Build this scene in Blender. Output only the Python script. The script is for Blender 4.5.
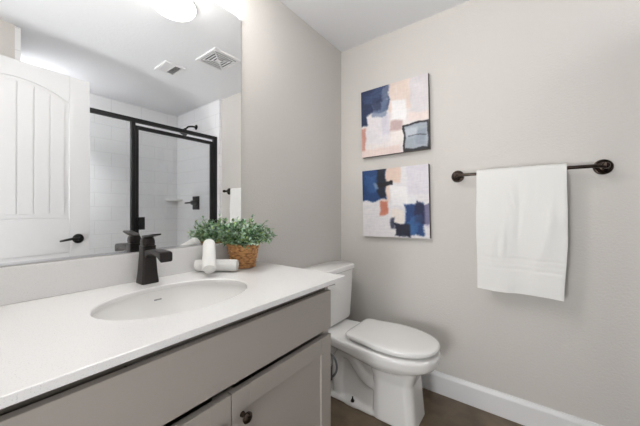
import bpy, bmesh, math, random
from mathutils import Vector, Matrix, noise
PI = math.pi
random.seed(7)
S = bpy.context.scene
for o in list(bpy.data.objects): bpy.data.objects.remove(o, do_unlink=True)
COL = S.collection

# ---------------------------------------------------------------- camera
CAM = Vector((1.205, -1.888, 1.18))
cd = bpy.data.cameras.new('camera'); cam = bpy.data.objects.new('camera', cd); COL.objects.link(cam)
cd.sensor_width = 36.0; cd.lens = 280.0 / 640.0 * 36.0
cd.shift_y = -(213.0 - 210.0) / 640.0
cd.clip_start = 0.02
cam.location = CAM; cam.rotation_euler = (PI/2, 0, math.atan2(0.6, 0.8))
S.camera = cam
# ---------------------------------------------------------------- world, exposure
w = bpy.data.worlds.new('world'); S.world = w; w.use_nodes = True
w.node_tree.nodes['Background'].inputs[0].default_value = (1.0, 0.985, 0.96, 1)
w.node_tree.nodes['Background'].inputs[1].default_value = 0.4
S.view_settings.view_transform = 'Standard'; S.view_settings.look = 'None'
S.view_settings.gamma = 1.0; S.view_settings.use_curve_mapping = False
S.view_settings.exposure = 0.37
GLOBE_E = 39.0      # emission of the vanity globes
DOME_E = 8.0       # emission of the ceiling dome
# added fill lamp outside the doorway, aimed up to brighten the ceiling
ld = bpy.data.lights.new('doorway_fill', 'AREA'); ld.shape = 'DISK'; ld.size = 0.8; ld.energy = 29.0; ld.color = (0.98, 0.99, 1.0)
lo = bpy.data.objects.new('doorway_fill', ld); COL.objects.link(lo)
lo.location = (0.74, -2.95, 0.75); lo.rotation_euler = (Vector((0.95, -0.7, 2.44)) - lo.location).to_track_quat('-Z', 'Y').to_euler()
# added fill lamp, kept out of view at the shower's near end, brightens the tile
sd = bpy.data.lights.new('shower_fill', 'AREA'); sd.shape = 'DISK'; sd.size = 0.14; sd.spread = math.radians(92); sd.energy = 12.0
so_ = bpy.data.objects.new('shower_fill', sd); COL.objects.link(so_); so_.location = (2.28, -1.50, 2.43)

# ---------------------------------------------------------------- materials
def srgb(r, g, b):
    f = lambda c: (c/255/12.92) if c/255 <= 0.04045 else ((c/255+0.055)/1.055)**2.4
    return (f(r), f(g), f(b), 1)

def mat(name, col, rough=0.5, metal=0.0, bump=None, vary=None, spec=0.5, emit=None, coat=0.0, sheen=0.0):
    m = bpy.data.materials.new(name); m.use_nodes = True
    nt = m.node_tree; b = nt.nodes['Principled BSDF']
    b.inputs['Base Color'].default_value = col
    b.inputs['Roughness'].default_value = rough
    b.inputs['Metallic'].default_value = metal
    b.inputs['Specular IOR Level'].default_value = spec
    b.inputs['Coat Weight'].default_value = coat
    b.inputs['Sheen Weight'].default_value = sheen
    tc = nt.nodes.new('ShaderNodeTexCoord')
    if emit:
        b.inputs['Emission Color'].default_value = emit[0]; b.inputs['Emission Strength'].default_value = emit[1]
    if vary:  # (scale, second colour, detail, lo, hi, stretch)
        mp = nt.nodes.new('ShaderNodeMapping'); nt.links.new(tc.outputs['Object'], mp.inputs[0])
        mp.inputs['Scale'].default_value = vary[5] if len(vary) > 5 else (1, 1, 1)
        n = nt.nodes.new('ShaderNodeTexNoise'); n.inputs['Scale'].default_value = vary[0]; n.inputs['Detail'].default_value = vary[2]
        nt.links.new(mp.outputs[0], n.inputs['Vector'])
        r = nt.nodes.new('ShaderNodeValToRGB')
        r.color_ramp.elements[0].position = vary[3]; r.color_ramp.elements[1].position = vary[4]
        r.color_ramp.elements[0].color = col; r.color_ramp.elements[1].color = vary[1]
        nt.links.new(n.outputs['Fac'], r.inputs[0]); nt.links.new(r.outputs[0], b.inputs['Base Color'])
    if bump:  # (scale, strength, distance, detail)
        n = nt.nodes.new('ShaderNodeTexNoise'); n.inputs['Scale'].default_value = bump[0]; n.inputs['Detail'].default_value = bump[3]
        nt.links.new(tc.outputs['Object'], n.inputs['Vector'])
        bp = nt.nodes.new('ShaderNodeBump'); bp.inputs['Strength'].default_value = bump[1]; bp.inputs['Distance'].default_value = bump[2]
        nt.links.new(n.outputs['Fac'], bp.inputs['Height']); nt.links.new(bp.outputs[0], b.inputs['Normal'])
    return m

M = {}
M['wall'] = mat('wall_paint', srgb(212, 208, 203), 0.75, bump=(100, 0.4, 0.004, 2.0), spec=0.25)
M['ceil'] = mat('ceiling_paint', srgb(238, 239, 241), 0.9, bump=(60, 0.25, 0.006, 2.0), spec=0.1)
M['trim'] = mat('white_trim', srgb(236, 236, 237), 0.35)
M['door'] = mat('door_paint', srgb(214, 214, 215), 0.4)
M['counter'] = mat('quartz', srgb(233, 232, 231), 0.22, vary=(420, srgb(212, 211, 210), 3.0, 0.58, 0.72))
M['porc'] = mat('porcelain', srgb(244, 243, 241), 0.08, coat=0.3)
M['cab'] = mat('cabinet_paint', srgb(164, 157, 150), 0.45)
M['black'] = mat('matte_black', srgb(22, 22, 23), 0.4, spec=0.4)
M['bronze'] = mat('oil_rubbed_bronze', srgb(76, 66, 60), 0.24, metal=1.0)
M['gun'] = mat('faucet_bronze', srgb(58, 54, 53), 0.33, metal=0.7)
M['towel'] = mat('terry', srgb(246, 245, 242), 0.95, bump=(420, 0.9, 0.004, 2.0), spec=0.05, sheen=0.3)
M['steel'] = mat('chrome', (0.7, 0.7, 0.72, 1), 0.18, metal=1)
M['braid'] = mat('braided_hose', srgb(120, 122, 126), 0.35, metal=0.7, bump=(900, 0.6, 0.002, 1.0))
M['silver'] = mat('mirror_glass', (0.90, 0.905, 0.905, 1), 0.0, metal=1)
M['edge'] = mat('mirror_edge', srgb(120, 122, 122), 0.2, spec=0.5)
M['clear'] = mat('clip_plastic', srgb(240, 240, 240), 0.1)
M['dark'] = mat('dark_gap', srgb(70, 66, 62), 0.7)
M['grey'] = mat('vent_grey', srgb(150, 150, 152), 0.6)
M['wicker'] = mat('wicker', srgb(206, 152, 96), 0.6, vary=(60, srgb(128, 82, 42), 4.0, 0.40, 0.68, (1, 1, 2.5)), bump=(300, 0.4, 0.002, 2.0))
M['soil'] = mat('soil', srgb(50, 40, 30), 0.9)
M['stem'] = mat('stem', srgb(92, 104, 62), 0.6)
M['lamp'] = mat('globe_glass', (1, 1, 1, 1), 0.3, emit=((1.0, 0.985, 0.965, 1), GLOBE_E))
M['dome'] = mat('dome_glass', (1, 1, 1, 1), 0.3, emit=((1.0, 0.98, 0.95, 1), DOME_E))
M['floor'] = mat('floor_vinyl', srgb(120, 104, 84), 0.38, vary=(9, srgb(92, 77, 60), 8.0, 0.35, 0.72))

def leaf_mat(name, c1, c2):
    return mat(name, c1, 0.45, vary=(40, c2, 2.0, 0.35, 0.65))
LEAVES = [leaf_mat('leaf_deep', srgb(44, 82, 52), srgb(66, 108, 66)),
          leaf_mat('leaf_mid', srgb(104, 144, 98), srgb(144, 180, 132)),
          leaf_mat('leaf_blue', srgb(150, 182, 160), srgb(186, 208, 186)),
          leaf_mat('leaf_lime', srgb(150, 176, 96), srgb(176, 196, 128))]

def tile_mat():
    m = mat('shower_tile', srgb(244, 244, 245), 0.18)
    nt = m.node_tree; b = nt.nodes['Principled BSDF']
    geo = nt.nodes.new('ShaderNodeNewGeometry'); sp = nt.nodes.new('ShaderNodeSeparateXYZ'); nt.links.new(geo.outputs['Position'], sp.inputs[0])
    ad = nt.nodes.new('ShaderNodeMath'); ad.operation = 'ADD'; nt.links.new(sp.outputs[0], ad.inputs[0]); nt.links.new(sp.outputs[1], ad.inputs[1])
    cb = nt.nodes.new('ShaderNodeCombineXYZ'); nt.links.new(ad.outputs[0], cb.inputs[0]); nt.links.new(sp.outputs[2], cb.inputs[1])
    br = nt.nodes.new('ShaderNodeTexBrick'); nt.links.new(cb.outputs[0], br.inputs['Vector'])
    br.inputs['Scale'].default_value = 1.0; br.inputs['Brick Width'].default_value = 0.305; br.inputs['Row Height'].default_value = 0.152
    br.inputs['Mortar Size'].default_value = 0.0022; br.inputs['Mortar Smooth'].default_value = 0.2
    br.inputs['Color1'].default_value = srgb(245, 245, 246); br.inputs['Color2'].default_value = srgb(242, 242, 244)
    br.inputs['Mortar'].default_value = srgb(222, 222, 223)
    nt.links.new(br.outputs['Color'], b.inputs['Base Color'])
    return m
M['tile'] = tile_mat()

def glass_mat():
    m = bpy.data.materials.new('shower_glass'); m.use_nodes = True; nt = m.node_tree
    nt.nodes.remove(nt.nodes['Principled BSDF']); out = nt.nodes['Material Output']
    t = nt.nodes.new('ShaderNodeBsdfTransparent'); t.inputs[0].default_value = (0.965, 0.972, 0.972, 1)
    g = nt.nodes.new('ShaderNodeBsdfGlossy'); g.inputs['Roughness'].default_value = 0.015
    fr = nt.nodes.new('ShaderNodeFresnel'); fr.inputs[0].default_value = 1.45
    mx = nt.nodes.new('ShaderNodeMixShader')
    nt.links.new(fr.outputs[0], mx.inputs[0]); nt.links.new(t.outputs[0], mx.inputs[1]); nt.links.new(g.outputs[0], mx.inputs[2])
    nt.links.new(mx.outputs[0], out.inputs[0]); return m
M['glass'] = glass_mat()

def attr_mat(name):
    m = bpy.data.materials.new(name); m.use_nodes = True; nt = m.node_tree; b = nt.nodes['Principled BSDF']
    a = nt.nodes.new('ShaderNodeVertexColor'); a.layer_name = 'Col'; nt.links.new(a.outputs[0], b.inputs['Base Color'])
    b.inputs['Roughness'].default_value = 0.55
    tc = nt.nodes.new('ShaderNodeTexCoord'); n = nt.nodes.new('ShaderNodeTexNoise'); n.inputs['Scale'].default_value = 120; nt.links.new(tc.outputs['Object'], n.inputs['Vector'])
    bp = nt.nodes.new('ShaderNodeBump'); bp.inputs['Strength'].default_value = 0.3; bp.inputs['Distance'].default_value = 0.003
    nt.links.new(n.outputs['Fac'], bp.inputs['Height']); nt.links.new(bp.outputs[0], b.inputs['Normal'])
    return m
M['paint'] = attr_mat('acrylic_paint')

# ---------------------------------------------------------------- mesh builder (world coordinates)
class MB:
    def __init__(s): s.v = []; s.f = []; s.mi = []
    def add(s, vs, fs, mi=0):
        n = len(s.v); s.v += [tuple(p) for p in vs]; s.f += [tuple(i+n for i in f) for f in fs]; s.mi += [mi]*len(fs); return s
    def box(s, a, b, mi=0, mtx=None):
        x0, x1 = sorted((a[0], b[0])); y0, y1 = sorted((a[1], b[1])); z0, z1 = sorted((a[2], b[2]))
        vs = [Vector(p) for p in ((x0,y0,z0),(x1,y0,z0),(x1,y1,z0),(x0,y1,z0),(x0,y0,z1),(x1,y0,z1),(x1,y1,z1),(x0,y1,z1))]
        if mtx: vs = [mtx @ p for p in vs]
        return s.add(vs, [(3,2,1,0),(4,5,6,7),(0,1,5,4),(1,2,6,5),(2,3,7,6),(3,0,4,7)], mi)
    def loft(s, rings, cap0=True, cap1=True, closed=True, mi=0):
        n = len(rings[0]); vs = [p for r in rings for p in r]; fs = []
        for k in range(len(rings)-1):
            for i in range(n if closed else n-1):
                j = (i+1) % n
                fs.append((k*n+i, k*n+j, (k+1)*n+j, (k+1)*n+i))
        if cap0: fs.append(tuple(reversed(range(n))))
        if cap1: fs.append(tuple((len(rings)-1)*n+i for i in range(n)))
        return s.add(vs, fs, mi)
    def tube(s, pts, rad, seg=12, mi=0, cap=True, flat=1.0):
        pts = [Vector(p) for p in pts]; rings = []
        up = Vector((0, 0, 1)); prev = None
        for k, p in enumerate(pts):
            t = (pts[min(k+1, len(pts)-1)] - pts[max(k-1, 0)]).normalized()
            if prev is None:
                a = t.cross(up)
                if a.length < 1e-3: a = t.cross(Vector((0, 1, 0)))
            else: a = prev - t*prev.dot(t)
            a.normalize(); b = t.cross(a); prev = a
            r = rad[k] if isinstance(rad, (list, tuple)) else rad
            rings.append([p + a*r*math.cos(2*PI*i/seg) + b*r*flat*math.sin(2*PI*i/seg) for i in range(seg)])
        return s.loft(rings, cap, cap, mi=mi)
    def lathe(s, c, axis, prof, seg=32, mi=0, cap=True):
        """prof: (radius, distance along axis)"""
        ax = Vector(axis).normalized(); a = ax.orthogonal().normalized(); b = ax.cross(a); c = Vector(c)
        rings = [[c + ax*h + a*r*math.cos(2*PI*i/seg) + b*r*math.sin(2*PI*i/seg) for i in range(seg)] for r, h in prof]
        return s.loft(rings, cap, cap, mi=mi)
    def build(s, name, mats, parent=None, smooth=False, bevel=0, seg=2, subsurf=0, ang=40):
        if not isinstance(mats, (list, tuple)): mats = [mats]
        off = parent_loc(parent)
        me = bpy.data.meshes.new(name); me.from_pydata([(x-off.x, y-off.y, z-off.z) for x, y, z in s.v], [], s.f)
        for m in mats: me.materials.append(m)
        me.polygons.foreach_set('material_index', s.mi)
        bm = bmesh.new(); bm.from_mesh(me); bmesh.ops.recalc_face_normals(bm, faces=bm.faces); bm.to_mesh(me); bm.free()
        if smooth:
            me.polygons.foreach_set('use_smooth', [True]*len(me.polygons))
            if ang: me.set_sharp_from_angle(angle=math.radians(ang))
        o = bpy.data.objects.new(name, me); COL.objects.link(o)
        if parent: o.parent = parent
        if bevel:
            b = o.modifiers.new('bevel', 'BEVEL'); b.width = bevel; b.segments = seg; b.limit_method = 'ANGLE'; b.harden_normals = False
        if subsurf:
            b = o.modifiers.new('sub', 'SUBSURF'); b.levels = subsurf; b.render_levels = subsurf
        return o

LOC = {}
def parent_loc(p):
    if p is None: return Vector((0, 0, 0))
    if p.name in LOC: return LOC[p.name]
    return parent_loc(p.parent)
def thing(name, loc, label, cat, group=None):
    o = bpy.data.objects.new(name, None); COL.objects.link(o); o.location = loc; o.empty_display_size = 0.05
    LOC[o.name] = Vector(loc); tag(o, label, cat, group); return o
def tag(o, label, cat, group=None):
    o['label'] = label; o['category'] = cat
    if group: o['group'] = group
    return o
def struct(o, label, cat): o['kind'] = 'structure'; return tag(o, label, cat)
def smoothstep(a, b, x):
    t = min(1, max(0, (x-a)/(b-a))); return t*t*(3-2*t)

H = 2.44; XR = 1.63; XB = 2.60; YF = -2.03; YS = -1.59
# ================================================================ SETTING
def plain(name, a, b, m, label, cat, **k):
    return struct(MB().box(a, b).build(name, m, **k), label, cat)
plain('floor', (-0.1, -2.2, -0.1), (2.75, 0.1, 0.014), M['floor'], 'brown wood-look floor under the toilet', 'floor')
plain('ceiling', (-0.1, -2.2, H), (2.75, 0.1, H+0.1), M['ceil'], 'pale grey textured ceiling over the whole bathroom', 'ceiling')
plain('wall_left', (-0.1, -2.2, 0), (0, 0.1, H), M['wall'], 'greige textured wall carrying the big mirror', 'wall')
plain('wall_back', (0, 0, 0), (2.75, 0.1, H), M['wall'], 'greige textured wall carrying the paintings and towel bar', 'wall')
mb = MB(); mb.box((XR-0.02, YF, 0), (2.75, YS-0.02, H)); struct(mb.build('wall_right', M['wall']), 'greige wall beside the shower, seen top left in mirror', 'wall')
mb = MB(); mb.box((0, -2.2, 0), (0.62, YF, H)); mb.box((1.47, -2.2, 0), (2.75, YF, H)); mb.box((0.62, -2.2, 2.16), (1.47, YF, H))
struct(mb.build('wall_front', M['wall']), 'greige wall with the open doorway behind the vanity end', 'wall')
mb = MB(); mb.box((XR, -0.03, 0), (XB, -0.0005, H)); struct(mb.build('wall_shower_end', M['tile']), 'white tiled shower wall carrying the shower head', 'wall')
mb = MB(); mb.box((XB, YS, 0), (2.75, -0.0005, H)); struct(mb.build('wall_shower_back', M['tile']), 'white tiled long wall at the back of shower', 'wall')
mb = MB(); mb.box((XR, YS-0.02, 0), (XB, YS+0.01, H)); struct(mb.build('wall_shower_near', M['tile']), 'white tiled shower wall nearest the door', 'wall')
plain('trim_1', (XR, YS+0.01, 0), (XR+0.11, -0.03, 0.10), M['tile'], 'white shower curb under the glass screen', 'trim', bevel=0.004)
# baseboards
def baseboard(name, p0, p1, nrm, label):
    p0 = Vector(p0); p1 = Vector(p1); n = Vector(nrm)
    prof = [(0.0005, 0), (0.015, 0), (0.015, 0.108), (0.0125, 0.117), (0.008, 0.127), (0.0065, 0.134), (0.0005, 0.134)]
    r = [[p + n*d + Vector((0, 0, z+0.0142)) for d, z in prof] for p in (p0, p1)]
    return struct(MB().loft(r).build(name, M['trim'], bevel=0.001, seg=2), label, 'baseboard')
baseboard('baseboard_back', (0.016, 0, 0), (XR-0.0005, 0, 0), (0, -1, 0), 'white baseboard along the wall under the towel')
baseboard('baseboard_left', (0, -0.965, 0), (0, 0, 0), (1, 0, 0), 'white baseboard on the wall behind the toilet')

# ---- open door (its face is seen in the mirror)
DH, DW, DT = 2.115, 0.755, 0.035
hinge = Vector((1.382, -1.998, 0.018)); ang = math.atan2(0.06, 0.75)
dm = Matrix.Translation(hinge) @ Matrix.Rotation(-ang, 4, 'Z')        # local: +y along leaf, -x face to the mirror, leaf occupies x 0..DT
door = bpy.data.objects.new('door_1', None); COL.objects.link(door); door.matrix_world = dm
struct(door, 'open white door with arched plank panel, seen in mirror', 'door')
LOC['door_1'] = Vector((0, 0, 0))
core = MB(); core.box((0.008, 0, 0), (DT-0.002, DW, DH)); core.build('leaf', M['door'], door)
fr = MB(); st = 0.118; zl0, zl1, zb = 0.86, 1.105, 0.22
for a, b in (((0, 0, 0), (0.008, st, DH)), ((0, DW-st, 0), (0.008, DW, DH)), ((0, st, zl0), (0.008, DW-st, zl1)), ((0, st, 0), (0.008, DW-st, zb))): fr.box(a, b)
N = 24; rr = []
for i in range(N+1):
    y = st + (DW-2*st)*i/N; c = (y-DW/2)/(DW/2-st); z = 1.922 + 0.085*(1-c*c)
    rr.append([(0, y, z), (0.008, y, z), (0.008, y, DH), (0, y, DH)])
fr.loft(rr); fr.build('stile_frame', M['door'], door, bevel=0.002)
pl = MB(); n = 6; pw = (DW-2*st-0.05)/n
for i in range(n):
    y0 = st+0.025+pw*i+0.0025; y1 = y0+pw-0.005
    rr = []
    for y in (y0, (y0+y1)/2, y1):
        c = (y-DW/2)/(DW/2-st); z = 1.897 + 0.085*(1-c*c)
        rr.append([(0.003, y, zl1+0.03), (0.0079, y, zl1+0.03), (0.0079, y, z), (0.003, y, z)])
    pl.loft(rr)
    pl.box((0.003, y0, zb+0.03), (0.0079, y1, zl0-0.03))
pl.build('panel', M['door'], door, bevel=0.0015)
hd = bpy.data.objects.new('door_handle', None)
hy, hz = DW-0.07, 0.955
h = MB(); h.lathe((0, hy, hz), (-1, 0, 0), [(0.033, 0), (0.034, 0.004), (0.030, 0.010), (0.014, 0.013), (0.011, 0.03), (0.012, 0.05), (0.0, 0.051)], 28)
h.tube([(-0.045, hy, hz), (-0.047, hy-0.02, hz+0.002), (-0.048, hy-0.05, hz+0.003), (-0.048, hy-0.085, hz-0.003), (-0.047, hy-0.112, hz-0.008)], [0.009, 0.0095, 0.009, 0.008, 0.0065], 12)
ho = h.build('door_handle', M['black'], door, smooth=True); ho['label'] = 'black lever door handle'

# ================================================================ MIRROR
MY0, MY1, MZ0, MZ1 = -2.015, -0.971, 1.022, 2.168
t = thing('vanity_mirror', (0.0, (MY0+MY1)/2, MZ0), 'large frameless wall mirror above the vanity counter', 'mirror')
MB().box((0.0005, MY0, MZ0), (0.006, MY1, MZ1)).build('mirror_backing', M['edge'], t)
MB().box((0.006, MY0+0.001, MZ0+0.001), (0.0068, MY1-0.001, MZ1-0.001)).build('glass', M['silver'], t)
c = MB(); c.box((0.0005, MY1-0.018, MZ1-0.008), (0.011, MY1+0.004, MZ1+0.012)); c.build('clip', M['clear'], t, bevel=0.002)
c = MB(); c.box((0.0068, MY0, MZ0-0.0015), (0.009, MY1, MZ0+0.006)); c.build('bottom_channel', M['steel'], t)

# ================================================================ VANITY
CX, CY0, CY1, CZ, CT = 0.597, -2.022, -0.905, 0.911, 0.0172
KX, KY0, KY1, KZ = 0.557, -2.018, -0.972, CZ-CT-0.0005        # face frame plane, cabinet ends, top
t = thing('vanity_cabinet', (0.28, -1.49, 0.014), 'greige shaker vanity cabinet with black knobs under the white counter', 'cabinet')
b = MB()
b.box((0.002, KY1-0.018, 0.0145), (KX, KY1, KZ)); b.box((0.002, KY0, 0.0145), (KX, KY0+0.018, KZ))
b.box((0.002, KY0+0.018, 0.1), (0.014, KY1-0.018, KZ)); b.box((0.014, KY0+0.018, 0.1), (KX-0.02, KY1-0.018, 0.118))
b.box((KX-0.09, KY0+0.018, 0.0145), (KX-0.075, KY1-0.018, 0.1))
b.box((KX-0.042, KY0+0.018, KZ-0.04), (KX-0.030, KY1-0.018, KZ)); b.box((KX-0.02, KY0+0.018, 0.1), (KX, KY1-0.018, 0.145))
b.box((KX-0.06, KY0+0.018, 0.685), (KX-0.04, KY1-0.018, 0.73)); b.box((KX-0.02, KY1-0.030, 0.145), (KX, KY1-0.018, KZ-0.05)); b.box((KX-0.02, KY0+0.018, 0.145), (KX, KY0+0.13, KZ-0.05))
b.box((KX-0.02, -1.47, 0.145), (KX, -1.41, 0.685))
b.build('body', M['cab'], t)
FX = KX + 0.0205; dy1, dmid, dy0 = -0.980, -1.4385, -1.897
MB().box((KX+0.0005, dy0, 0.7185), (FX, dy1, 0.8655)).build('drawer_front', M['cab'], t, bevel=0.0015)
for (y0, y1, ky) in ((dmid+0.0015, dy1, dmid+0.034), (dy0, dmid-0.0015, dmid-0.036)):
    d = MB(); z0, z1, s_ = 0.115, 0.6945, 0.060
    d.box((KX+0.0005, y0, z0), (FX, y0+s_, z1)); d.box((KX+0.0005, y1-s_, z0), (FX, y1, z1))
    d.box((KX+0.0005, y0+s_, z1-s_), (FX, y1-s_, z1)); d.box((KX+0.0005, y0+s_, z0), (FX, y1-s_, z0+s_))
    do = d.build('door', M['cab'], t, bevel=0.0012)
    MB().box((KX+0.004, y0+s_-0.003, z0+s_-0.003), (FX-0.009, y1-s_+0.003, z1-s_+0.003)).build('panel', M['cab'], do)
    k = MB(); k.lathe((FX, ky, 0.624), (1, 0, 0), [(0.008, 0), (0.007, 0.004), (0.006, 0.012), (0.010, 0.016), (0.0145, 0.020), (0.015, 0.024), (0.012, 0.028), (0.006, 0.030), (0.0, 0.0305)], 24)
    k.build('knob', M['bronze'], do, smooth=True)

# ---- countertop with oval cut-out
SX, SY, SRX, SRY = 0.318, -1.442, 0.166, 0.224
t = thing('countertop', (0.3, -1.46, CZ-CT), 'white speckled quartz countertop with low backsplash and oval sink cut-out', 'countertop')
def hole_slab(mbd, x0, x1, y0, y1, z0, z1, N=128):
    angs = [2*PI*i/N for i in range(N)]
    rect = []
    for a in angs:
        dx, dy = math.cos(a), math.sin(a); k = 1e9
        if dx > 1e-9: k = min(k, (x1-SX)/dx)
        if dx < -1e-9: k = min(k, (x0-SX)/dx)
        if dy > 1e-9: k = min(k, (y1-SY)/dy)
        if dy < -1e-9: k = min(k, (y0-SY)/dy)
        rect.append([SX+dx*k, SY+dy*k])
    for cx, cy in ((x0, y0), (x0, y1), (x1, y0), (x1, y1)):
        i = min(range(N), key=lambda i: (rect[i][0]-cx)**2+(rect[i][1]-cy)**2); rect[i] = [cx, cy]
    el = [(SX+SRX*math.cos(a), SY+SRY*math.sin(a)) for a in angs]
    el2 = [(SX+(SRX+0.003)*math.cos(a), SY+(SRY+0.003)*math.sin(a)) for a in angs]
    R = lambda p, z: [(x, y, z) for x, y in p]
    # bottom rect -> top rect -> ellipse top -> ellipse bottom -> back to bottom rect
    b_ = 0.0025
    def inset(p, d): return [(min(max(x, x0+d), x1-d), min(max(y, y0+d), y1-d)) for x, y in p]
    mbd.loft([R(el2, z0), R(rect, z0), R(rect, z1-b_), R(inset(rect, b_*0.3), z1-b_*0.3), R(inset(rect, b_), z1), R(el2, z1), R(el, z1-0.003), R(el, z0+0.001), R(el2, z0)], False, False)
s = MB(); hole_slab(s, 0.0025, CX, CY0, CY1, CZ-CT, CZ)
s.build('slab', M['counter'], t)
MB().box((0.0015, CY0, CZ+0.0003), (0.021, CY1-0.006, 1.0185)).build('backsplash', M['counter'], t, bevel=0.002)

# ---- sink
t = thing('sink', (SX, SY, CZ-CT-0.15), 'white oval undermount sink set into the counter', 'sink')
NS = 72
def ell(rx, ry, z, cx=SX, cy=SY): return [(cx+rx*math.cos(2*PI*i/NS), cy+ry*math.sin(2*PI*i/NS), z) for i in range(NS)]
zt = CZ-CT-0.0008
inner = [(1.035, 0), (1.03, -0.006), (1.0, -0.03), (0.95, -0.062), (0.86, -0.095), (0.72, -0.120), (0.52, -0.134), (0.30, -0.140), (0.10, -0.142)]
rings = [ell(SRX*k, SRY*k, zt+dz) for k, dz in inner]
outer = [(0.10, -0.150), (0.32, -0.149), (0.55, -0.143), (0.76, -0.128), (0.91, -0.1), (1.0, -0.064), (1.06, -0.02), (1.10, -0.018), (1.10, 0), (1.035, 0)]
rings += [ell(SRX*k, SRY*k, zt+dz) for k, dz in outer]
MB().loft(rings, False, False).build('basin', M['porc'], t, smooth=True, ang=60)
d = MB(); d.lathe((SX, SY, zt-0.1425), (0, 0, 1), [(0.0, 0.0), (0.024, 0.0), (0.023, 0.004), (0.014, 0.005), (0.013, 0.009), (0.0, 0.010)], 28, cap=False); d.build('drain', M['gun'], t, smooth=True)
ovx = SX-SRX*0.972
ov = MB(); ov.box((ovx-0.001, SY-0.012, zt-0.030), (ovx+0.0035, SY+0.012, zt-0.026)); ov.build('overflow_slot', M['grey'], t, bevel=0.001)

# ---- faucet
FXc, FY = 0.068, -1.440
t = thing('faucet', (FXc, FY, CZ), 'dark bronze single-handle faucet with waterfall spout behind the sink', 'faucet')
def rr_(cx, cy, hx, hy, z, r=0.25, n=5, rot=0):
    p = []; rad = min(hx, hy)*r
    for k, (sx, sy) in enumerate(((1, 1), (-1, 1), (-1, -1), (1, -1))):
        for i in range(n+1):
            a = PI/2*k + PI/2*i/n
            p.append((cx+sx*(hx-rad)+rad*math.cos(a), cy+sy*(hy-rad)+rad*math.sin(a), z))
    return p
b = MB(); b.loft([rr_(FXc, FY, hx, hy, CZ+z) for hx, hy, z in ((0.031, 0.029, 0.0005), (0.031, 0.029, 0.006), (0.0275, 0.026, 0.035), (0.0245, 0.024, 0.07), (0.0228, 0.022, 0.10), (0.022, 0.0215, 0.128), (0.0225, 0.022, 0.138))])
b.build('body', M['gun'], t, smooth=True, ang=35)
sp = MB(); rings = []
for x, zc, hh, hw in ((FXc+0.010, 0.092, 0.014, 0.0185), (FXc+0.03, 0.098, 0.012, 0.0185), (FXc+0.06, 0.1065, 0.0085, 0.019), (FXc+0.09, 0.1075, 0.0075, 0.0195), (FXc+0.115, 0.1045, 0.0095, 0.020), (FXc+0.132, 0.100, 0.0135, 0.0205), (FXc+0.143, 0.0965, 0.0165, 0.0205), (FXc+0.148, 0.0945, 0.0165, 0.0205)):
    rings.append([(x, y_, z_) for (y_, z_, _) in [(FY+p[0], CZ+zc+0.014+p[1], 0) for p in rr_(0, 0, hw, hh, 0, 0.35)]])
sp.loft(rings); sp.build('spout', M['gun'], t, smooth=True, ang=35)
hn = MB(); hn.loft([rr_(FXc, FY, hx, hx, CZ+z+0.0100, r_) for hx, z, r_ in ((0.0195, 0.1285, 0.4), (0.021, 0.136, 0.5), (0.021, 0.146, 0.6), (0.019, 0.155, 0.7), (0.013, 0.160, 0.8))])
rings = []
for x, zc, hh, hw in ((FXc-0.020, 0.157, 0.003, 0.012), (FXc-0.01, 0.160, 0.005, 0.016), (FXc+0.015, 0.163, 0.005, 0.017), (FXc+0.045, 0.167, 0.004, 0.017), (FXc+0.07, 0.171, 0.0032, 0.0165), (FXc+0.076, 0.172, 0.0025, 0.015)):
    rings.append([(x, FY+p[0], CZ+zc+0.0100+p[1]) for p in rr_(0, 0, hw, hh, 0, 0.6)])
hn.loft(rings); hn.build('handle', M['gun'], t, smooth=True, ang=35)

# ---- rolled towels
def roll(name, c, axis, L, R, label, twist=0.0, up=(0, 0, 1), seed=0):
    ax = Vector(axis).normalized(); c = Vector(c); a = Vector(up) - ax*Vector(up).dot(ax); a.normalize(); bb = ax.cross(a)
    turns = 3.6; n = 132; pitch = R/(turns+0.35); th = pitch*0.86
    prof = []
    for i in range(n+1):
        q = 2*PI*turns*i/n + twist; r = R - pitch*turns*(1-i/n); prof.append((r, q))
    for i in range(n, -1, -1):
        q = 2*PI*turns*i/n + twist; r = max(0.0012, R - pitch*turns*(1-i/n) - th); prof.append((r, q))
    rings = []
    m = 15
    for k in range(m):
        s_ = -1 + 2*k/(m-1); hh = L/2*s_; e = abs(s_); ring = []
        sh = 1.0 - 0.10*smoothstep(0.86, 1.0, e)
        for r, q in prof:
            bulge = 0.0
            if e > 0.99: bulge = (1 if s_ > 0 else -1)*0.006*(1-r/R)
            nz = noise.noise(Vector((r*math.cos(q)*40+seed, r*math.sin(q)*40, hh*30)))*0.0016*min(1, r/R*1.2)
            rr2 = (r*sh + nz)
            ring.append(c + ax*(hh+bulge) + a*rr2*math.cos(q) + bb*rr2*math.sin(q)*1.0)
        rings.append(ring)
    mbd = MB(); mbd.loft(rings, True, True)
    n2 = len(prof)
    # replace n-gon caps by strip quads
    mbd.f = mbd.f[:-2]; mbd.mi = mbd.mi[:-2]
    for base in (0, (m-1)*n2):
        for i in range(n):
            mbd.f.append((base+i, base+i+1, base+n2-2-i, base+n2-1-i)); mbd.mi.append(0)
    o = mbd.build(name, M['towel'], None, smooth=True, ang=50)
    return tag(o, label, 'towel', 'rolled white hand towels on the counter')
RA = 0.0295
roll('rolled_towel', (0.113, -1.182, CZ+RA+0.001), (0.80, 0.60, 0), 0.178, RA, 'white rolled towel lying flat on counter beneath another rolled towel', 1.2)
roll('rolled_towel', (0.1215, -1.2217, 0.9868), (0.735, -0.45, -0.507), 0.175, 0.0285, 'white rolled towel leaning crosswise on top of another rolled towel', -2.0, seed=5)

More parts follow.
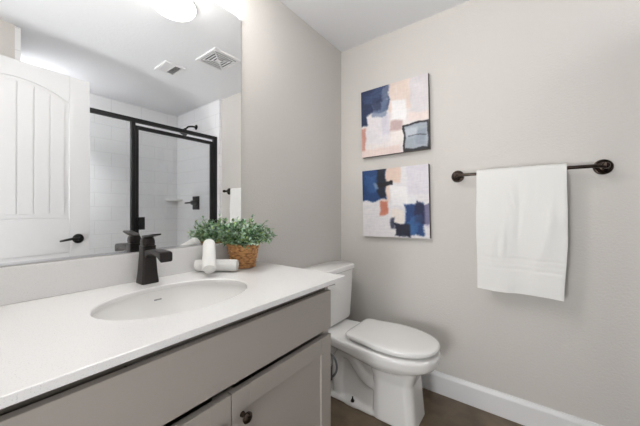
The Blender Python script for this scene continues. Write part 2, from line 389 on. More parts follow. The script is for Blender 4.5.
# ---- plant in basket
BX, BY = 0.118, -1.045
t = thing('potted_plant', (BX, BY, CZ), 'bushy small-leaved green plant in a brown woven basket on counter', 'plant')
b = MB(); rows, seg, hgt = 44, 96, 0.108
def bas(zf, q, inner=False):
    r = 0.054 + 0.019*zf
    row = zf*9.0; k = math.cos(PI*(row % 1.0 - 0.5))
    ph = int(row) % 2
    wv = math.sin(q*12 + PI*ph)
    return r + (0.0 if inner else 0.0028*k*(0.5+0.5*wv) + 0.0012*k)
rings = []
rings.append([(BX+0.02*math.cos(2*PI*i/seg), BY+0.02*math.sin(2*PI*i/seg), CZ+0.001) for i in range(seg)])
for j in range(rows+1):
    zf = j/rows
    rings.append([(BX+bas(min(zf, .9999), 2*PI*i/seg)*math.cos(2*PI*i/seg), BY+bas(min(zf, .9999), 2*PI*i/seg)*math.sin(2*PI*i/seg), CZ+0.001+hgt*zf) for i in range(seg)])
for zf, d in ((1.0, 0.006), (0.8, 0.007)):
    rings.append([(BX+(bas(zf, 0, True)-d)*math.cos(2*PI*i/seg), BY+(bas(zf, 0, True)-d)*math.sin(2*PI*i/seg), CZ+0.001+hgt*zf) for i in range(seg)])
b.loft(rings, True, False)
bo = b.build('basket', M['wicker'], t, smooth=True, ang=60)
br = MB()
for k in range(2):   # braided rim
    br.tube([(BX+(0.073+0.002*math.cos(q*14+PI*k))*math.cos(q), BY+(0.073+0.002*math.cos(q*14+PI*k))*math.sin(q), CZ+hgt+0.001+0.002*math.sin(q*14+PI*k)) for q in [2*PI*i/140 for i in range(141)]], 0.0032, 6)
br.build('basket_rim', M['wicker'], bo, smooth=True)
so = MB(); so.lathe((BX, BY, CZ+hgt*0.82), (0, 0, 1), [(0.0, 0.004), (0.03, 0.004), (0.0625, 0.0)], 32, cap=False); so.build('soil', M['soil'], t)
random.seed(11)
stems = MB(); lv = MB()
def leaf(p, d, nrm, L, W, mi):
    d = d.normalized(); sd = d.cross(nrm)
    if sd.length < 1e-4: return
    sd.normalize(); nn = sd.cross(d)
    pts = []
    for f, wd in ((0.0, 0.12), (0.25, 0.75), (0.55, 1.0), (0.82, 0.62), (1.0, 0.08)):
        cpt = p + d*L*f - nn*(0.25*L*f*f)
        pts.append((cpt - sd*W*wd/2 + nn*W*0.18*wd, cpt - nn*0, cpt + sd*W*wd/2 + nn*W*0.18*wd))
    vs = [q for r in pts for q in r]; fs = []
    for k in range(4):
        a = k*3; fs += [(a, a+1, a+4, a+3), (a+1, a+2, a+5, a+4)]
    lv.add(vs, fs, mi)
ctr = Vector((BX, BY, CZ+hgt))
nst = 130
for k in range(nst):
    az = 2.399963*k; el = math.acos(1 - (k+0.5)/nst*1.05) if (k+0.5)/nst*1.05 < 1.9 else 1.5
    el = min(el, 1.62); R = 0.126 + random.uniform(-0.02, 0.018)
    dirv = Vector((math.sin(el)*math.cos(az), math.sin(el)*math.sin(az), math.cos(el)*0.70))
    tip = ctr + Vector((dirv.x*R*0.98, dirv.y*R*(1.15 if dirv.y > 0 else 0.9), dirv.z*R + 0.012))
    if k % 7 == 3: tip += dirv*0.022
    if tip.x < 0.030: tip.x = 0.030 + random.uniform(0, 0.012)
    base = ctr + Vector((dirv.x*0.03, dirv.y*0.03, -0.014))
    mid = (base+tip)/2 + Vector((0, 0, 0.018))
    path = [base*(1-s)**2 + mid*2*s*(1-s) + tip*s*s for s in [i/7 for i in range(8)]]
    stems.tube(path, [0.0014 - 0.0008*i/7 for i in range(8)], 5)
    for i in range(2, 8):
        for side in range(3 if i < 7 else 4):
            p = path[i]; tdir = (path[i]-path[i-1]).normalized()
            rv = Vector((random.gauss(0, 1), random.gauss(0, 1), random.gauss(0, 0.7)+0.2)).normalized()
            d = (tdir*0.55 + rv*0.9)
            if p.x < 0.05 and d.x < 0: d.x = abs(d.x)*0.3
            nrm = (Vector((0, 0, 1)) + rv*0.5 + (p-ctr).normalized()*0.5).normalized()
            if p.y < -1.135 and p.z < 1.075: continue
            L = random.uniform(0.013, 0.022)
            q = random.random(); f = i/7
            mi = 0 if q < 0.30-0.16*f else (1 if q < 0.55 else (2 if q < 0.90 else 3))
            leaf(p + rv*0.002, d, nrm, L, L*random.uniform(0.5, 0.66), mi)
stems.build('stem', M['stem'], t)
lv.build('foliage', LEAVES, t, smooth=True, ang=0)

# ================================================================ TOILET
TY = -0.335
t = thing('toilet', (0.42, TY, 0.014), 'white two-piece toilet with closed lid between vanity and wall', 'toilet')
def outline(x0, x1, w0, w1, xm, n=56, back_r=0.05, pe=2.25):
    """half-widths: w0 at the straight back, w1 at xm, elliptical nose to x1"""
    pts = []
    for i in range(n+1):                     # nose, from (xm,+w1) round to (xm,-w1)
        a = PI/2 - PI*i/n
        ca, sa = math.cos(a), math.sin(a)
        x = xm + (x1-xm)*abs(ca)**(2/pe); y = w1*math.copysign(abs(sa)**(2/pe), sa); pts.append((x, y))
    m = 14
    for i in range(1, m+1):                  # side to the back
        f = i/m; x = xm + (x0+back_r-xm)*f; y = -(w1 + (w0-w1)*smoothstep(0, 1, f)); pts.append((x, y))
    for i in range(1, 9):
        a = PI/2*i/8; pts.append((x0+back_r-back_r*math.sin(a), -(w0-back_r+back_r*math.cos(a))))
    left = [(x, -y) for x, y in reversed(pts[n+1:])]
    return pts + left
def ring(o, z, sx=1, sy=1, cx=0.5): return [(cx+(x-cx)*sx, TY+y*sy, z) for x, y in o]
# one fired body: bowl, column, trapway, foot
bw = MB()
O = outline(0.055, 0.745, 0.125, 0.185, 0.46)
def body_ring(z, x0, x1, w0, w1, xm, br=0.05): return ring(outline(x0, x1, w0, w1, xm, back_r=br), z)
bw.loft([body_ring(0.285, 0.30, 0.705, 0.07, 0.110, 0.53), body_ring(0.305, 0.22, 0.745, 0.085, 0.135, 0.53), body_ring(0.325, 0.14, 0.782, 0.105, 0.158, 0.53), body_ring(0.342, 0.065, 0.806, 0.125, 0.174, 0.53), body_ring(0.358, 0.045, 0.819, 0.14, 0.182, 0.53),
         body_ring(0.390, 0.04, 0.828, 0.145, 0.186, 0.53), body_ring(0.406, 0.04, 0.827, 0.143, 0.185, 0.53), body_ring(0.413, 0.045, 0.819, 0.136, 0.177, 0.53)])
def col_ring(z, x0, x1, w): return rr_((x0+x1)/2, TY, (x1-x0)/2, w, z, 0.42, 8)
bw.loft([col_ring(0.0145, 0.478, 0.730, 0.118), col_ring(0.03, 0.480, 0.727, 0.116), col_ring(0.15, 0.482, 0.716, 0.110), col_ring(0.24, 0.480, 0.708, 0.108), col_ring(0.29, 0.462, 0.722, 0.114), col_ring(0.345, 0.43, 0.74, 0.125)])
bw.loft([body_ring(0.0145, 0.13, 0.60, 0.115, 0.118, 0.45, 0.04), body_ring(0.026, 0.13, 0.60, 0.113, 0.116, 0.45, 0.04), body_ring(0.036, 0.136, 0.59, 0.106, 0.110, 0.45, 0.04)])
bw.loft([body_ring(0.02, 0.20, 0.56, 0.070, 0.078, 0.45, 0.03), body_ring(0.20, 0.17, 0.60, 0.058, 0.068, 0.45, 0.03), body_ring(0.36, 0.12, 0.62, 0.065, 0.09, 0.45, 0.03)])
# trapway: rises from the bowl, over and down at the back
tp = [(0.53, 0.175), (0.47, 0.175), (0.42, 0.195), (0.375, 0.24), (0.33, 0.295), (0.27, 0.30), (0.235, 0.25), (0.225, 0.15), (0.235, 0.06), (0.24, 0.03)]
for sy in (-1, 1):
    pts = []
    for k in range(len(tp)-1):
        for s_ in range(5):
            f = s_/5; pts.append((tp[k][0]*(1-f)+tp[k+1][0]*f, TY+sy*0.062, tp[k][1]*(1-f)+tp[k+1][1]*f))
    pts.append((tp[-1][0], TY+sy*0.062, 0.03))
    for _ in range(3):
        pts = [pts[0]] + [tuple((pts[i-1][c]+2*pts[i][c]+pts[i+1][c])/4 for c in range(3)) for i in range(1, len(pts)-1)] + [pts[-1]]
    bw.tube(pts, 0.036, 18)
# foot pads around the bolts
for sy in (-1, 1):
    bw.loft([[(0.352+r*math.cos(2*PI*i/24)*1.6, TY+sy*0.080+r*math.sin(2*PI*i/24), z) for i in range(24)] for r, z in ((0.036, 0.01), (0.036, 0.03), (0.030, 0.042), (0.02, 0.046))])
bo = bw.build('bowl', M['porc'], t, smooth=True, ang=0)
rm = bo.modifiers.new('remesh', 'REMESH'); rm.mode = 'VOXEL'; rm.voxel_size = 0.0052; rm.use_smooth_shade = True
sm = bo.modifiers.new('smooth', 'SMOOTH'); sm.factor = 0.5; sm.iterations = 7
for sy in (-1, 1):
    q = MB(); q.tube([(0.360, TY+sy*0.103, 0.030), (0.360, TY+sy*0.103, 0.070)], 0.0038, 10); q.lathe((0.360, TY+sy*0.103, 0.041), (0, 0, 1), [(0.012, 0), (0.012, 0.006), (0.0075, 0.006), (0.0075, 0.014), (0.0, 0.0142)], 6)
    bt = q.build('floor_bolt', M['gun'], t); bt['label'] = 'dark exposed floor bolt'
# seat and lid
SO = outline(0.325, 0.824, 0.158, 0.184, 0.56, back_r=0.045, pe=2.15)
def so_ring(z, k): 
    c_ = 0.575
    return [(c_+(x-c_)*(1-k/0.25), TY+y*(1-k/0.182), z+0.001) for x, y in SO]
s = MB(); s.loft([so_ring(0.4175, 0.022), so_ring(0.421, 0.018), so_ring(0.431, 0.016), so_ring(0.4335, 0.017)]); s.build('seat', M['porc'], t, smooth=True, ang=50)
s = MB(); s.loft([so_ring(0.4348, 0.005), so_ring(0.437, 0.001), so_ring(0.448, 0.0), so_ring(0.4535, 0.004), so_ring(0.4565, 0.014), so_ring(0.458, 0.04), so_ring(0.4595, 0.09), so_ring(0.460, 0.14)])
s.build('lid', M['porc'], t, smooth=True, ang=50)
for sy in (-1, 1):
    s = MB(); s.loft([rr_(0.352, TY+sy*0.075, 0.014, 0.024, z, 0.5) for z in (0.4135, 0.4345)]); s.build('hinge', M['porc'], t, bevel=0.004)
# tank
tk = MB()
def trr(z, x0, x1, hw, r=0.28): return rr_((x0+x1)/2, TY, (x1-x0)/2, hw, z, r, 6)
tk.loft([trr(0.4185, 0.05, 0.165, 0.165, .4), trr(0.426, 0.035, 0.178, 0.178, .35), trr(0.45, 0.03, 0.184, 0.184, .3), trr(0.60, 0.026, 0.190, 0.190, .28), trr(0.765, 0.024, 0.196, 0.196, .26)])
tk.build('tank', M['porc'], t, smooth=True, ang=45)
tl = MB(); tl.loft([trr(0.7655, 0.020, 0.204, 0.203, .3), trr(0.769, 0.016, 0.208, 0.207, .3), trr(0.790, 0.016, 0.208, 0.207, .3), trr(0.797, 0.019, 0.205, 0.204, .3), trr(0.800, 0.026, 0.198, 0.197, .3)])
tl.build('tank_lid', M['porc'], t, smooth=True, ang=45)
fl = MB(); fl.lathe((0.1935, TY-0.14, 0.715), (1, 0, 0), [(0.014, 0), (0.014, 0.006), (0.008, 0.008), (0.006, 0.02), (0.0, 0.021)], 20); fl.tube([(0.211, TY-0.14, 0.715), (0.213, TY-0.11, 0.713), (0.214, TY-0.075, 0.708)], [0.006, 0.0055, 0.0045], 10)
fl.build('flush_lever', M['steel'], t, smooth=True)

# ---- water supply hose and stop valve beside the toilet
t = thing('supply_hose', (0.0, -0.58, 0.2), 'grey braided water supply hose looping beside the toilet', 'hose')
hp = [(0.062, -0.560, 0.185), (0.066, -0.560, 0.205), (0.11, -0.565, 0.222), (0.20, -0.575, 0.210), (0.295, -0.575, 0.225), (0.335, -0.57, 0.285), (0.305, -0.562, 0.345), (0.220, -0.552, 0.352), (0.140, -0.530, 0.362), (0.105, -0.500, 0.385), (0.100, -0.490, 0.4175)]
pts = []
for k in range(len(hp)-1):
    p0, p1, p2, p3 = [Vector(hp[max(0, min(len(hp)-1, k+d))]) for d in (-1, 0, 1, 2)]
    for i in range(8):
        f = i/8; pts.append(0.5*((2*p1)+(p2-p0)*f+(2*p0-5*p1+4*p2-p3)*f*f+(3*p1-p0-3*p2+p3)*f**3))
pts.append(Vector(hp[-1]))
MB().tube(pts, 0.0062, 10).build('hose', M['braid'], t, smooth=True)
v = MB(); v.lathe((0.001, -0.560, 0.165), (1, 0, 0), [(0.028, 0), (0.027, 0.004), (0.009, 0.008), (0.009, 0.045), (0.013, 0.046), (0.013, 0.078), (0.006, 0.08), (0.006, 0.095)], 20); v.lathe((0.062, -0.560, 0.165), (0, 0, 1), [(0.009, 0), (0.009, 0.022)], 14)
v.build('stop_valve', M['steel'], t, smooth=True)
k = MB(); k.lathe((0.096, -0.560, 0.165), (1, 0, 0), [(0.017, 0), (0.018, 0.005), (0.014, 0.009)], 16); k.build('valve_handle', M['steel'], t, smooth=True)

# ================================================================ PAINTINGS
def mixc(a, b, f): return tuple(a[i]*(1-f)+b[i]*f for i in range(3))
def rectm(u, v, u0, u1, v0, v1, soft=0.02, wob=0.035, seed=0, fq=7):
    n1 = noise.noise(Vector((v*fq+seed, seed*3.1, u*2))); n2 = noise.noise(Vector((u*fq, seed*1.7+9, v*2)))
    fine = 0.22*noise.noise(Vector((u*40+seed, v*40, 3)))
    uu = u + wob*(n1+fine); vv = v + wob*(n2+fine)
    return smoothstep(u0-soft, u0+soft, uu)*(1-smoothstep(u1-soft, u1+soft, uu))*smoothstep(v0-soft, v0+soft, vv)*(1-smoothstep(v1-soft, v1+soft, vv))
def art_one(u, v):
    st1 = noise.noise(Vector((u*38, v*5, 1))); st2 = noise.noise(Vector((u*6, v*40, 2))); bl = noise.noise(Vector((u*6, v*6, 4)))
    c = mixc((230, 222, 218), (220, 212, 211), 0.5+0.5*st1)
    def R(col, *a, k=1.0, **kw):
        nonlocal c
        c = mixc(c, col, k*rectm(u, v, *a, **kw))
    R((224, 204, 192), .44, .78, -.1, .40, seed=1, k=.75+.25*st1); R((214, 208, 210), .76, 1.1, -.1, .5, seed=2); R((230, 214, 208), .74, 1.1, .48, .60, seed=21, k=.8)
    R((220, 216, 220), .08, .46, .42, .82, seed=3, k=.75+.25*st1); R((196, 192, 206), .33, .45, .38, .72, seed=31, k=.5+.3*st1)
    R((238, 236, 236), .47, .69, .27, .54, seed=4, k=.95); R((188, 160, 158), .46, .64, .55, .69, seed=5, k=.85); R((234, 226, 222), .48, .68, .70, .92, seed=6, k=.9)
    R((188, 128, 112), -.1, .075, .56, .90, seed=7, k=.8+.2*st1); R((226, 196, 186), .0, .62, .90, 1.1, seed=8, k=.5)
    R((30, 46, 82), -.1, .44, -.1, .38, seed=9, wob=.06); R((30, 44, 78), -.1, .10, .2, .53, seed=10, wob=.04)
    R((108, 124, 152), .16, .42, .20, .42, seed=11, wob=.07, k=.75+.3*bl); R((58, 80, 118), .05, .36, .02, .18, seed=12, wob=.08, k=.5+.5*st2); R((30, 42, 74), .2, .33, .2, .33, seed=13, wob=.08, k=.7)
    R((150, 158, 178), .36, .46, .0, .2, seed=14, wob=.06, k=.5)
    R((28, 28, 33), .645, 1.1, .625, 1.1, seed=15, wob=.03, soft=.008); R((158, 166, 176), .672, .975, .652, .968, seed=15, wob=.03, soft=.01, k=.97)
    R((196, 202, 208), .70, .85, .69, .80, seed=17, k=.7, wob=.05); R((128, 138, 150), .84, .95, .72, .92, seed=18, k=.6, wob=.05); R((40, 42, 48), .70, .96, .785, .80, seed=19, k=.55, wob=.03, soft=.008)
    return c
def art_two(u, v):
    st1 = noise.noise(Vector((u*38, v*5, 11))); st2 = noise.noise(Vector((u*6, v*40, 12))); bl = noise.noise(Vector((u*6, v*6, 14)))
    c = mixc((232, 228, 228), (220, 217, 221), 0.5+0.5*st2)
    def R(col, *a, k=1.0, **kw):
        nonlocal c
        c = mixc(c, col, k*rectm(u, v, *a, **kw))
    R((226, 200, 184), .37, .61, -.1, .22, seed=1, k=.9); R((228, 204, 188), .31, .44, .22, .50, seed=2, k=.9); R((196, 116, 92), .29, .41, .47, .67, seed=3, k=.92)
    R((236, 226, 216), .47, .64, .60, .82, seed=4, k=.85); R((240, 238, 238), .46, .72, .26, .56, seed=5, k=.8); R((205, 200, 214), .70, 1.1, .0, .4, seed=20, k=.4)
    R((28, 62, 112), -.1, .37, -.1, .46, seed=6, wob=.05); R((60, 100, 150), .04, .22, .10, .34, seed=7, wob=.1, k=.5+.4*bl)
    R((20, 24, 38), .26, .39, -.1, .40, seed=8, wob=.05, k=.9); R((22, 22, 28), .22, .48, .19, .255, seed=9, wob=.04, soft=.012)
    R((130, 150, 180), .20, .26, .20, .30, seed=19, wob=.05, k=.7)
    R((28, 60, 112), .655, .93, .53, .96, seed=10, wob=.05); R((26, 30, 66), .82, 1.02, .52, .80, seed=11, wob=.07, k=.9); R((58, 108, 160), .70, .88, .68, .88, seed=12, wob=.1, k=.5+.4*bl)
    R((22, 26, 46), .50, .74, .80, .99, seed=13, wob=.06); R((30, 36, 60), .46, .52, .70, .86, seed=14, wob=.03, k=.8); R((186, 178, 206), .93, 1.1, .55, .85, seed=15, k=.5)
    R((226, 226, 230), .72, .80, .42, .55, seed=16, wob=.06, k=.7)
    return c
def canvas(name, cx, cz, wd, ht, tilt, art, label):
    t = thing(name, (cx, -0.001, cz), label, 'painting', 'abstract square canvases on the end wall')
    mt = Matrix.Rotation(tilt, 4, 'Y')
    fy = -0.034
    b = MB(); b.box((cx-wd/2, fy+0.0004, cz-ht/2), (cx+wd/2, -0.001, cz+ht/2))
    b.v = [tuple(Vector((cx, 0, cz)) + mt @ (Vector(p)-Vector((cx, 0, cz)))) for p in b.v]
    b.build('stretcher_frame', mat(name+'_edge', srgb(96, 86, 80), 0.7), t)
    n = 150; vs = []; fs = []; cols = []
    for j in range(n+1):
        for i in range(n+1):
            u, v_ = i/n, j/n; p = Vector((cx-wd/2+wd*u, fy, cz+ht/2-ht*v_)); vs.append(tuple(Vector((cx, 0, cz)) + mt @ (p-Vector((cx, 0, cz)))))
            g_ = 6*noise.noise(Vector((u*14, v_*55, cz*9))) + 5*noise.noise(Vector((u*50, v_*12, cz*5+3))) + 5*noise.noise(Vector((u*5, v_*5, cz)))
            cols.append(tuple(q + g_ for q in art(u, v_)))
    for j in range(n):
        for i in range(n): a = j*(n+1)+i; fs.append((a, a+n+1, a+n+2, a+1))
    m = MB(); m.add(vs, fs); o = m.build('painted_canvas', M['paint'], t)
    at = o.data.color_attributes.new('Col', 'FLOAT_COLOR', 'POINT')
    flat = []
    for c_ in cols: flat += list(srgb(*[min(255, max(0, q)) for q in c_]))
    at.data.foreach_set('color', flat)
canvas('canvas_painting', 0.443, 1.815, 0.484, 0.488, math.radians(-1.0), art_one, 'upper abstract canvas, navy corner and black-outlined grey block')
canvas('canvas_painting', 0.450, 1.232, 0.476, 0.480, math.radians(-1.2), art_two, 'lower abstract canvas, two navy patches and an orange dab')

# ================================================================ TOWEL BAR AND TOWEL
BZ, BYy, BX0, BX1 = 1.386, -0.066, 0.850, 1.485
t = thing('towel_bar', ((BX0+BX1)/2, 0, BZ), 'dark bronze towel bar with round flanges on the greige wall', 'towel bar')
MB().tube([(BX0-0.004, BYy, BZ), (BX1+0.004, BYy, BZ)], 0.0088, 20).build('bar', M['bronze'], t, smooth=True, ang=40)
for x in (BX0, BX1):
    f = MB(); f.lathe((x, -0.0005, BZ), (0, -1, 0), [(0.036, 0), (0.0365, 0.004), (0.034, 0.008), (0.030, 0.0095), (0.028, 0.0095), (0.026, 0.008), (0.024, 0.010), (0.019, 0.014), (0.013, 0.018)], 40)
    fo = f.build('flange', M['bronze'], t, smooth=True, ang=50)
    p = MB(); p.lathe((x, -0.018, BZ), (0, -1, 0), [(0.0125, 0), (0.0105, 0.012), (0.0105, 0.030), (0.0140, 0.036), (0.0155, 0.046), (0.0145, 0.056), (0.009, 0.062), (0.0, 0.064)], 28); p.build('post', M['bronze'], fo, smooth=True, ang=50)

TX0, TX1 = 0.960, 1.350
def towel():
    nx, front, back = 70, 0.645, 0.60
    r = 0.0165; arc = PI*r; tot = back+arc+front; ns = 220
    top, bot = [], []
    for j in range(ns+1):
        s_ = tot*j/ns
        rt, rb = [], []
        for i in range(nx+1):
            f = i/nx
            if s_ < back: z = BZ+0.002-(back-s_); y = BYy+r; ny, nz = 1, 0; drop = back-s_
            elif s_ < back+arc: a = (s_-back)/r; y = BYy+r*math.cos(a); z = BZ+0.002+r*math.sin(a); ny, nz = math.cos(a), math.sin(a); drop = 0
            else: drop = s_-back-arc; z = BZ+0.002-drop; y = BYy-r; ny, nz = -1, 0
            th = 0.0052
            isf = s_ > back+arc
            if isf:                                      # woven border band near the hem
                if 0.462 < drop < 0.470 or 0.489 < drop < 0.495 or 0.514 < drop < 0.522: th -= 0.0022
                elif 0.470 <= drop <= 0.514: th -= 0.0010
                if drop > 0.636: th += 0.0012
            wv = 0.0
            amp = smoothstep(0.03, 0.45, drop)
            wv = amp*(0.0050*math.sin(f*2*PI*1.15+0.6) + 0.0032*math.sin(f*2*PI*2.3+2.0+drop*3))
            wv += 0.0035*noise.noise(Vector((f*5, drop*6, 1.5 if isf else 7))) * smoothstep(0, .08, drop)
            if isf:  # a shallow fold down the middle
                wv -= 0.004*math.exp(-((f-0.47-0.05*math.sin(drop*9))/0.05)**2)*smoothstep(0.02, 0.1, drop)*(1-smoothstep(0.30, 0.45, drop))
            if isf:  # soft creases
                wv += 0.0045*(noise.noise(Vector((f*7+drop*3, drop*4-f*2, 21)))**2)*4*smoothstep(.02, .12, drop)*(1-0.6*smoothstep(.4, .5, drop)) - 0.003*math.exp(-((f-0.40-(drop-0.12)*0.5)/0.018)**2)*smoothstep(.06, .14, drop)*(1-smoothstep(.2, .3, drop)) - 0.003*math.exp(-((f-0.56+(drop-0.05)*0.25)/0.02)**2)*smoothstep(.1, .2, drop)*(1-smoothstep(.3, .4, drop))
            nzz = 0.0006*noise.noise(Vector((f*60, s_*110, 3)))
            if not isf: wv = max(-0.004, min(0.004, wv))
            x0 = TX0 + 0.002 + 0.010*smoothstep(0.1, 0.65, drop) - 0.004*smoothstep(0.1, .3, drop); x1 = TX1 - 0.002 + 0.003*smoothstep(.05, .3, drop) - 0.014*smoothstep(0.35, 0.66, drop)
            x = x0+(x1-x0)*f
            e = min(f, 1-f); edge = 1-smoothstep(0.0, 0.02, e)
            zz = z + (-0.0035*math.sin(f*PI*2)*smoothstep(0.5, 0.65, drop) if isf else 0)
            if isf: zz -= 0.006*f*smoothstep(0.3, 0.65, drop)
            yc = y - (wv + (0.003*amp if isf else 0)) if isf else y + 0.0
            o_ = th*(1-0.35*edge) + nzz
            rt.append((x, yc+ny*o_, zz+nz*o_)); rb.append((x, yc-ny*th*(1-0.35*edge), zz-nz*th*(1-0.35*edge)))
        top.append(rt); bot.append(rb)
    m = MB(); rings = [rt+list(reversed(rb)) for rt, rb in zip(top, bot)]
    m.loft(rings, False, False)
    n2 = 2*(nx+1)
    for base in (0, ns*n2):
        for i in range(nx): m.f.append((base+i, base+i+1, base+n2-2-i, base+n2-1-i)); m.mi.append(0)
    return m
o = towel().build('bath_towel', M['towel'], None, smooth=True, ang=60)
tag(o, 'white terry bath towel folded over the bronze towel bar', 'towel')

# ================================================================ SHOWER (seen in the mirror)
SXc = 1.69; ZT = 2.016; ZB = 0.10
t = thing('shower_enclosure', (SXc, -0.8, ZB), 'black framed glass shower screen with door, reflected in the mirror', 'shower screen')
MB().box((SXc-0.018, YS+0.0115, ZT-0.036), (SXc+0.018, -0.0305, ZT)).build('header_rail', M['black'], t, bevel=0.0015)
MB().box((SXc-0.018, YS+0.0115, ZB+0.0005), (SXc+0.018, -0.0305, ZB+0.035)).build('bottom_rail', M['black'], t, bevel=0.0015)
for a, b in ((-0.072, -0.0305), (YS+0.0115, YS+0.04)):
    MB().box((SXc-0.018, a, ZB+0.035), (SXc+0.018, b, ZT-0.036)).build('wall_jamb', M['black'], t, bevel=0.0015)
MB().box((SXc-0.018, -0.893, ZB+0.035), (SXc+0.018, -0.858, ZT-0.036)).build('mullion', M['black'], t, bevel=0.0015)
g = MB().box((SXc-0.003, YS+0.04, ZB+0.035), (SXc+0.003, -0.893, ZT-0.036)).build('fixed_glass', M['glass'], t)
dr = MB(); y0, y1, z0, z1 = -0.855, -0.078, ZB+0.05, 1.952; fw = 0.030
dr.box((SXc-0.014, y0, z0), (SXc+0.014, y0+0.024, z1)); dr.box((SXc-0.014, y1-fw, z0), (SXc+0.014, y1, z1)); dr.box((SXc-0.014, y0+0.024, z1-0.032), (SXc+0.014, y1-fw, z1)); dr.box((SXc-0.014, y0+0.024, z0), (SXc+0.014, y1-fw, z0+0.032))
do = dr.build('door', M['black'], t, bevel=0.0015)
MB().box((SXc-0.003, y0+0.024, z0+0.032), (SXc+0.003, y1-fw, z1-0.032)).build('door_glass', M['glass'], do)
hh = MB()
hh.box((SXc-0.046, y0+0.016, 1.00), (SXc-0.034, y0+0.062, 1.115)); hh.box((SXc-0.034, y0+0.006, 1.01), (SXc-0.0145, y0+0.022, 1.03)); hh.box((SXc-0.034, y0+0.006, 1.085), (SXc-0.0145, y0+0.022, 1.105))
hh.build('door_pull', M['black'], do, bevel=0.001)

SHX = 2.12
t = thing('shower_sprayer', (SHX, -0.03, 2.20), 'black shower head on bent arm on the tiled wall', 'shower head')
f = MB(); f.lathe((SHX, -0.0305, 2.205), (0, -1, 0), [(0.032, 0), (0.031, 0.006), (0.014, 0.012)], 24); f.build('flange', M['black'], t, smooth=True)
f = MB(); f.tube([(SHX, -0.04, 2.205), (SHX, -0.08, 2.205), (SHX, -0.13, 2.190), (SHX, -0.165, 2.155)], 0.0105, 12); f.build('arm', M['black'], t, smooth=True)
f = MB(); f.lathe((SHX, -0.163, 2.158), (0, -0.55, -0.84), [(0.012, 0), (0.018, 0.012), (0.020, 0.025), (0.045, 0.05), (0.052, 0.062), (0.050, 0.070), (0.0, 0.071)], 28); f.build('head', M['black'], t, smooth=True)
t = thing('shower_valve', (SHX, -0.03, 1.27), 'black square shower valve with lever on the tiled wall', 'shower valve')
MB().box((SHX-0.075, -0.040, 1.185), (SHX+0.075, -0.0305, 1.350)).build('plate', M['black'], t, bevel=0.004)
f = MB(); f.lathe((SHX, -0.040, 1.27), (0, -1, 0), [(0.03, 0), (0.028, 0.03), (0.026, 0.055), (0.0, 0.056)], 24); f.build('hub', M['black'], t, smooth=True)
f = MB(); f.tube([(SHX-0.0, -0.085, 1.27), (SHX+0.0, -0.12, 1.268), (SHX+0.0, -0.175, 1.262)], [0.011, 0.010, 0.008], 12); f.build('lever', M['black'], t, smooth=True)
s = MB(); zc = 1.30; ar = [(XB-0.0005, -0.0305)] + [(XB-0.0005-0.15*math.cos(q), -0.0305-0.15*math.sin(q)) for q in [PI/2*i/14 for i in range(15)]]
s.loft([[(x, y, z) for x, y in ar] for z in (zc, zc+0.02)])
tag(s.build('corner_shelf', M['porc'], None, bevel=0.003), 'small white corner shelf in the tiled shower', 'shelf')

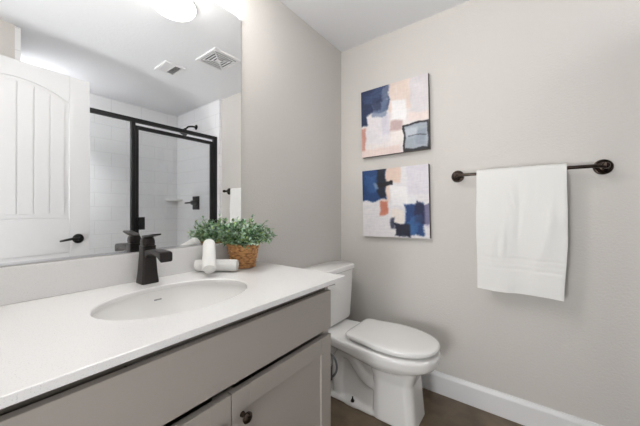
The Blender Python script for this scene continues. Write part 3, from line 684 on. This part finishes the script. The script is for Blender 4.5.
# ================================================================ CEILING FIXTURES
LX, LY = 0.535, -1.06
t = thing('ceiling_light', (LX, LY, H), 'round white lit dome light on the ceiling', 'ceiling light')
f = MB(); f.lathe((LX, LY, H-0.0005), (0, 0, -1), [(0.125, 0), (0.127, 0.012), (0.122, 0.02)], 48); f.build('base', M['trim'], t, smooth=True)
f = MB(); f.lathe((LX, LY, H-0.0208), (0, 0, -1), [(0.120, 0), (0.119, 0.010), (0.110, 0.022), (0.09, 0.032), (0.06, 0.039), (0.03, 0.042), (0.01, 0.043), (0.0, 0.0431)], 48); f.build('diffuser', M['dome'], t, smooth=True)
def vent(name, cx, cy, sx, sy, label, cat, kind):
    t = thing(name, (cx, cy, H), label, cat)
    f = MB(); z0, z1 = H-0.014, H-0.0005; bw_ = 0.022
    f.box((cx-sx, cy-sy, z0), (cx-sx+bw_, cy+sy, z1)); f.box((cx+sx-bw_, cy-sy, z0), (cx+sx, cy+sy, z1)); f.box((cx-sx+bw_, cy-sy, z0), (cx+sx-bw_, cy-sy+bw_, z1)); f.box((cx-sx+bw_, cy+sy-bw_, z0), (cx+sx-bw_, cy+sy, z1))
    f.build('frame', M['trim'], t, bevel=0.002)
    MB().box((cx-sx+bw_, cy-sy+bw_, H-0.003), (cx+sx-bw_, cy+sy-bw_, H-0.0005)).build('backing', M['dark'], t)
    l = MB()
    if kind == 'register':
        ix, iy = sx-bw_, sy-bw_; n = 9
        for i in range(n):
            x = cx-ix+2*ix*(i+.5)/n
            for (ya, yb, tl) in ((cy-iy, cy-0.004, 0.6), (cy+0.004, cy+iy, -0.6)):
                mt = Matrix.Translation((x, (ya+yb)/2, H-0.0095)) @ Matrix.Rotation(tl, 4, 'Y')
                l.box((-0.0085, -(yb-ya)/2, -0.0008), (0.0085, (yb-ya)/2, 0.0008), mtx=mt)
        l.box((cx-ix, cy-0.004, H-0.014), (cx+ix, cy+0.004, H-0.004))
    else:
        ix = sx-bw_; n = 5
        for r in range(1, n+1):     # concentric square louvres and two diagonals
            a = ix*r/n-0.004; wv = 0.0085
            for (p, q) in (((-a, -a), (a, -a+wv)), ((-a, a-wv), (a, a)), ((-a, -a+wv), (-a+wv, a-wv)), ((a-wv, -a+wv), (a, a-wv))):
                l.box((cx+p[0], cy+p[1], H-0.013), (cx+q[0], cy+q[1], H-0.006))
        for rot in (PI/4, -PI/4):
            mt = Matrix.Translation((cx, cy, H-0.0135)) @ Matrix.Rotation(rot, 4, 'Z'); l.box((-ix*1.36, -0.005, -0.0008), (ix*1.36, 0.005, 0.0008), mtx=mt)
        l.box((cx-0.02, cy-0.02, H-0.0155), (cx+0.02, cy+0.02, H-0.0062))
    l.build('grille', M['trim'], t)
vent('air_vent', 1.36, -0.70, 0.11, 0.085, 'small white louvred air vent on the ceiling', 'vent', 'register')
vent('exhaust_fan', 0.895, -0.52, 0.145, 0.125, 'larger white square exhaust fan grille on the ceiling', 'exhaust fan', 'fan')

# ---- vanity light bar above the mirror (lights the room; above the frame)
t = thing('vanity_light', (0, -1.45, 2.18), 'bronze three-globe light bar on the wall above the mirror', 'wall light')
MB().box((0.0005, -1.72, 2.176), (0.025, -1.18, 2.222)).build('back_plate', M['bronze'], t, bevel=0.003)
for y in (-1.66, -1.45, -1.24):
    a = MB(); a.tube([(0.025, y, 2.192), (0.085, y, 2.18), (0.11, y, 2.182), (0.115, y, 2.19)], 0.008, 10); ao = a.build('arm', M['bronze'], t, smooth=True)
    g = MB(); rings = [(0.018*1.0, 0.0)] + [(0.055*math.sin(q), 0.055-0.055*math.cos(q)) for q in [0.35+(PI-0.36)*i/14 for i in range(15)]]
    g.lathe((0.115, y, 2.19), (0, 0, 1), rings, 24); g.build('globe', M['lamp'], ao, smooth=True)
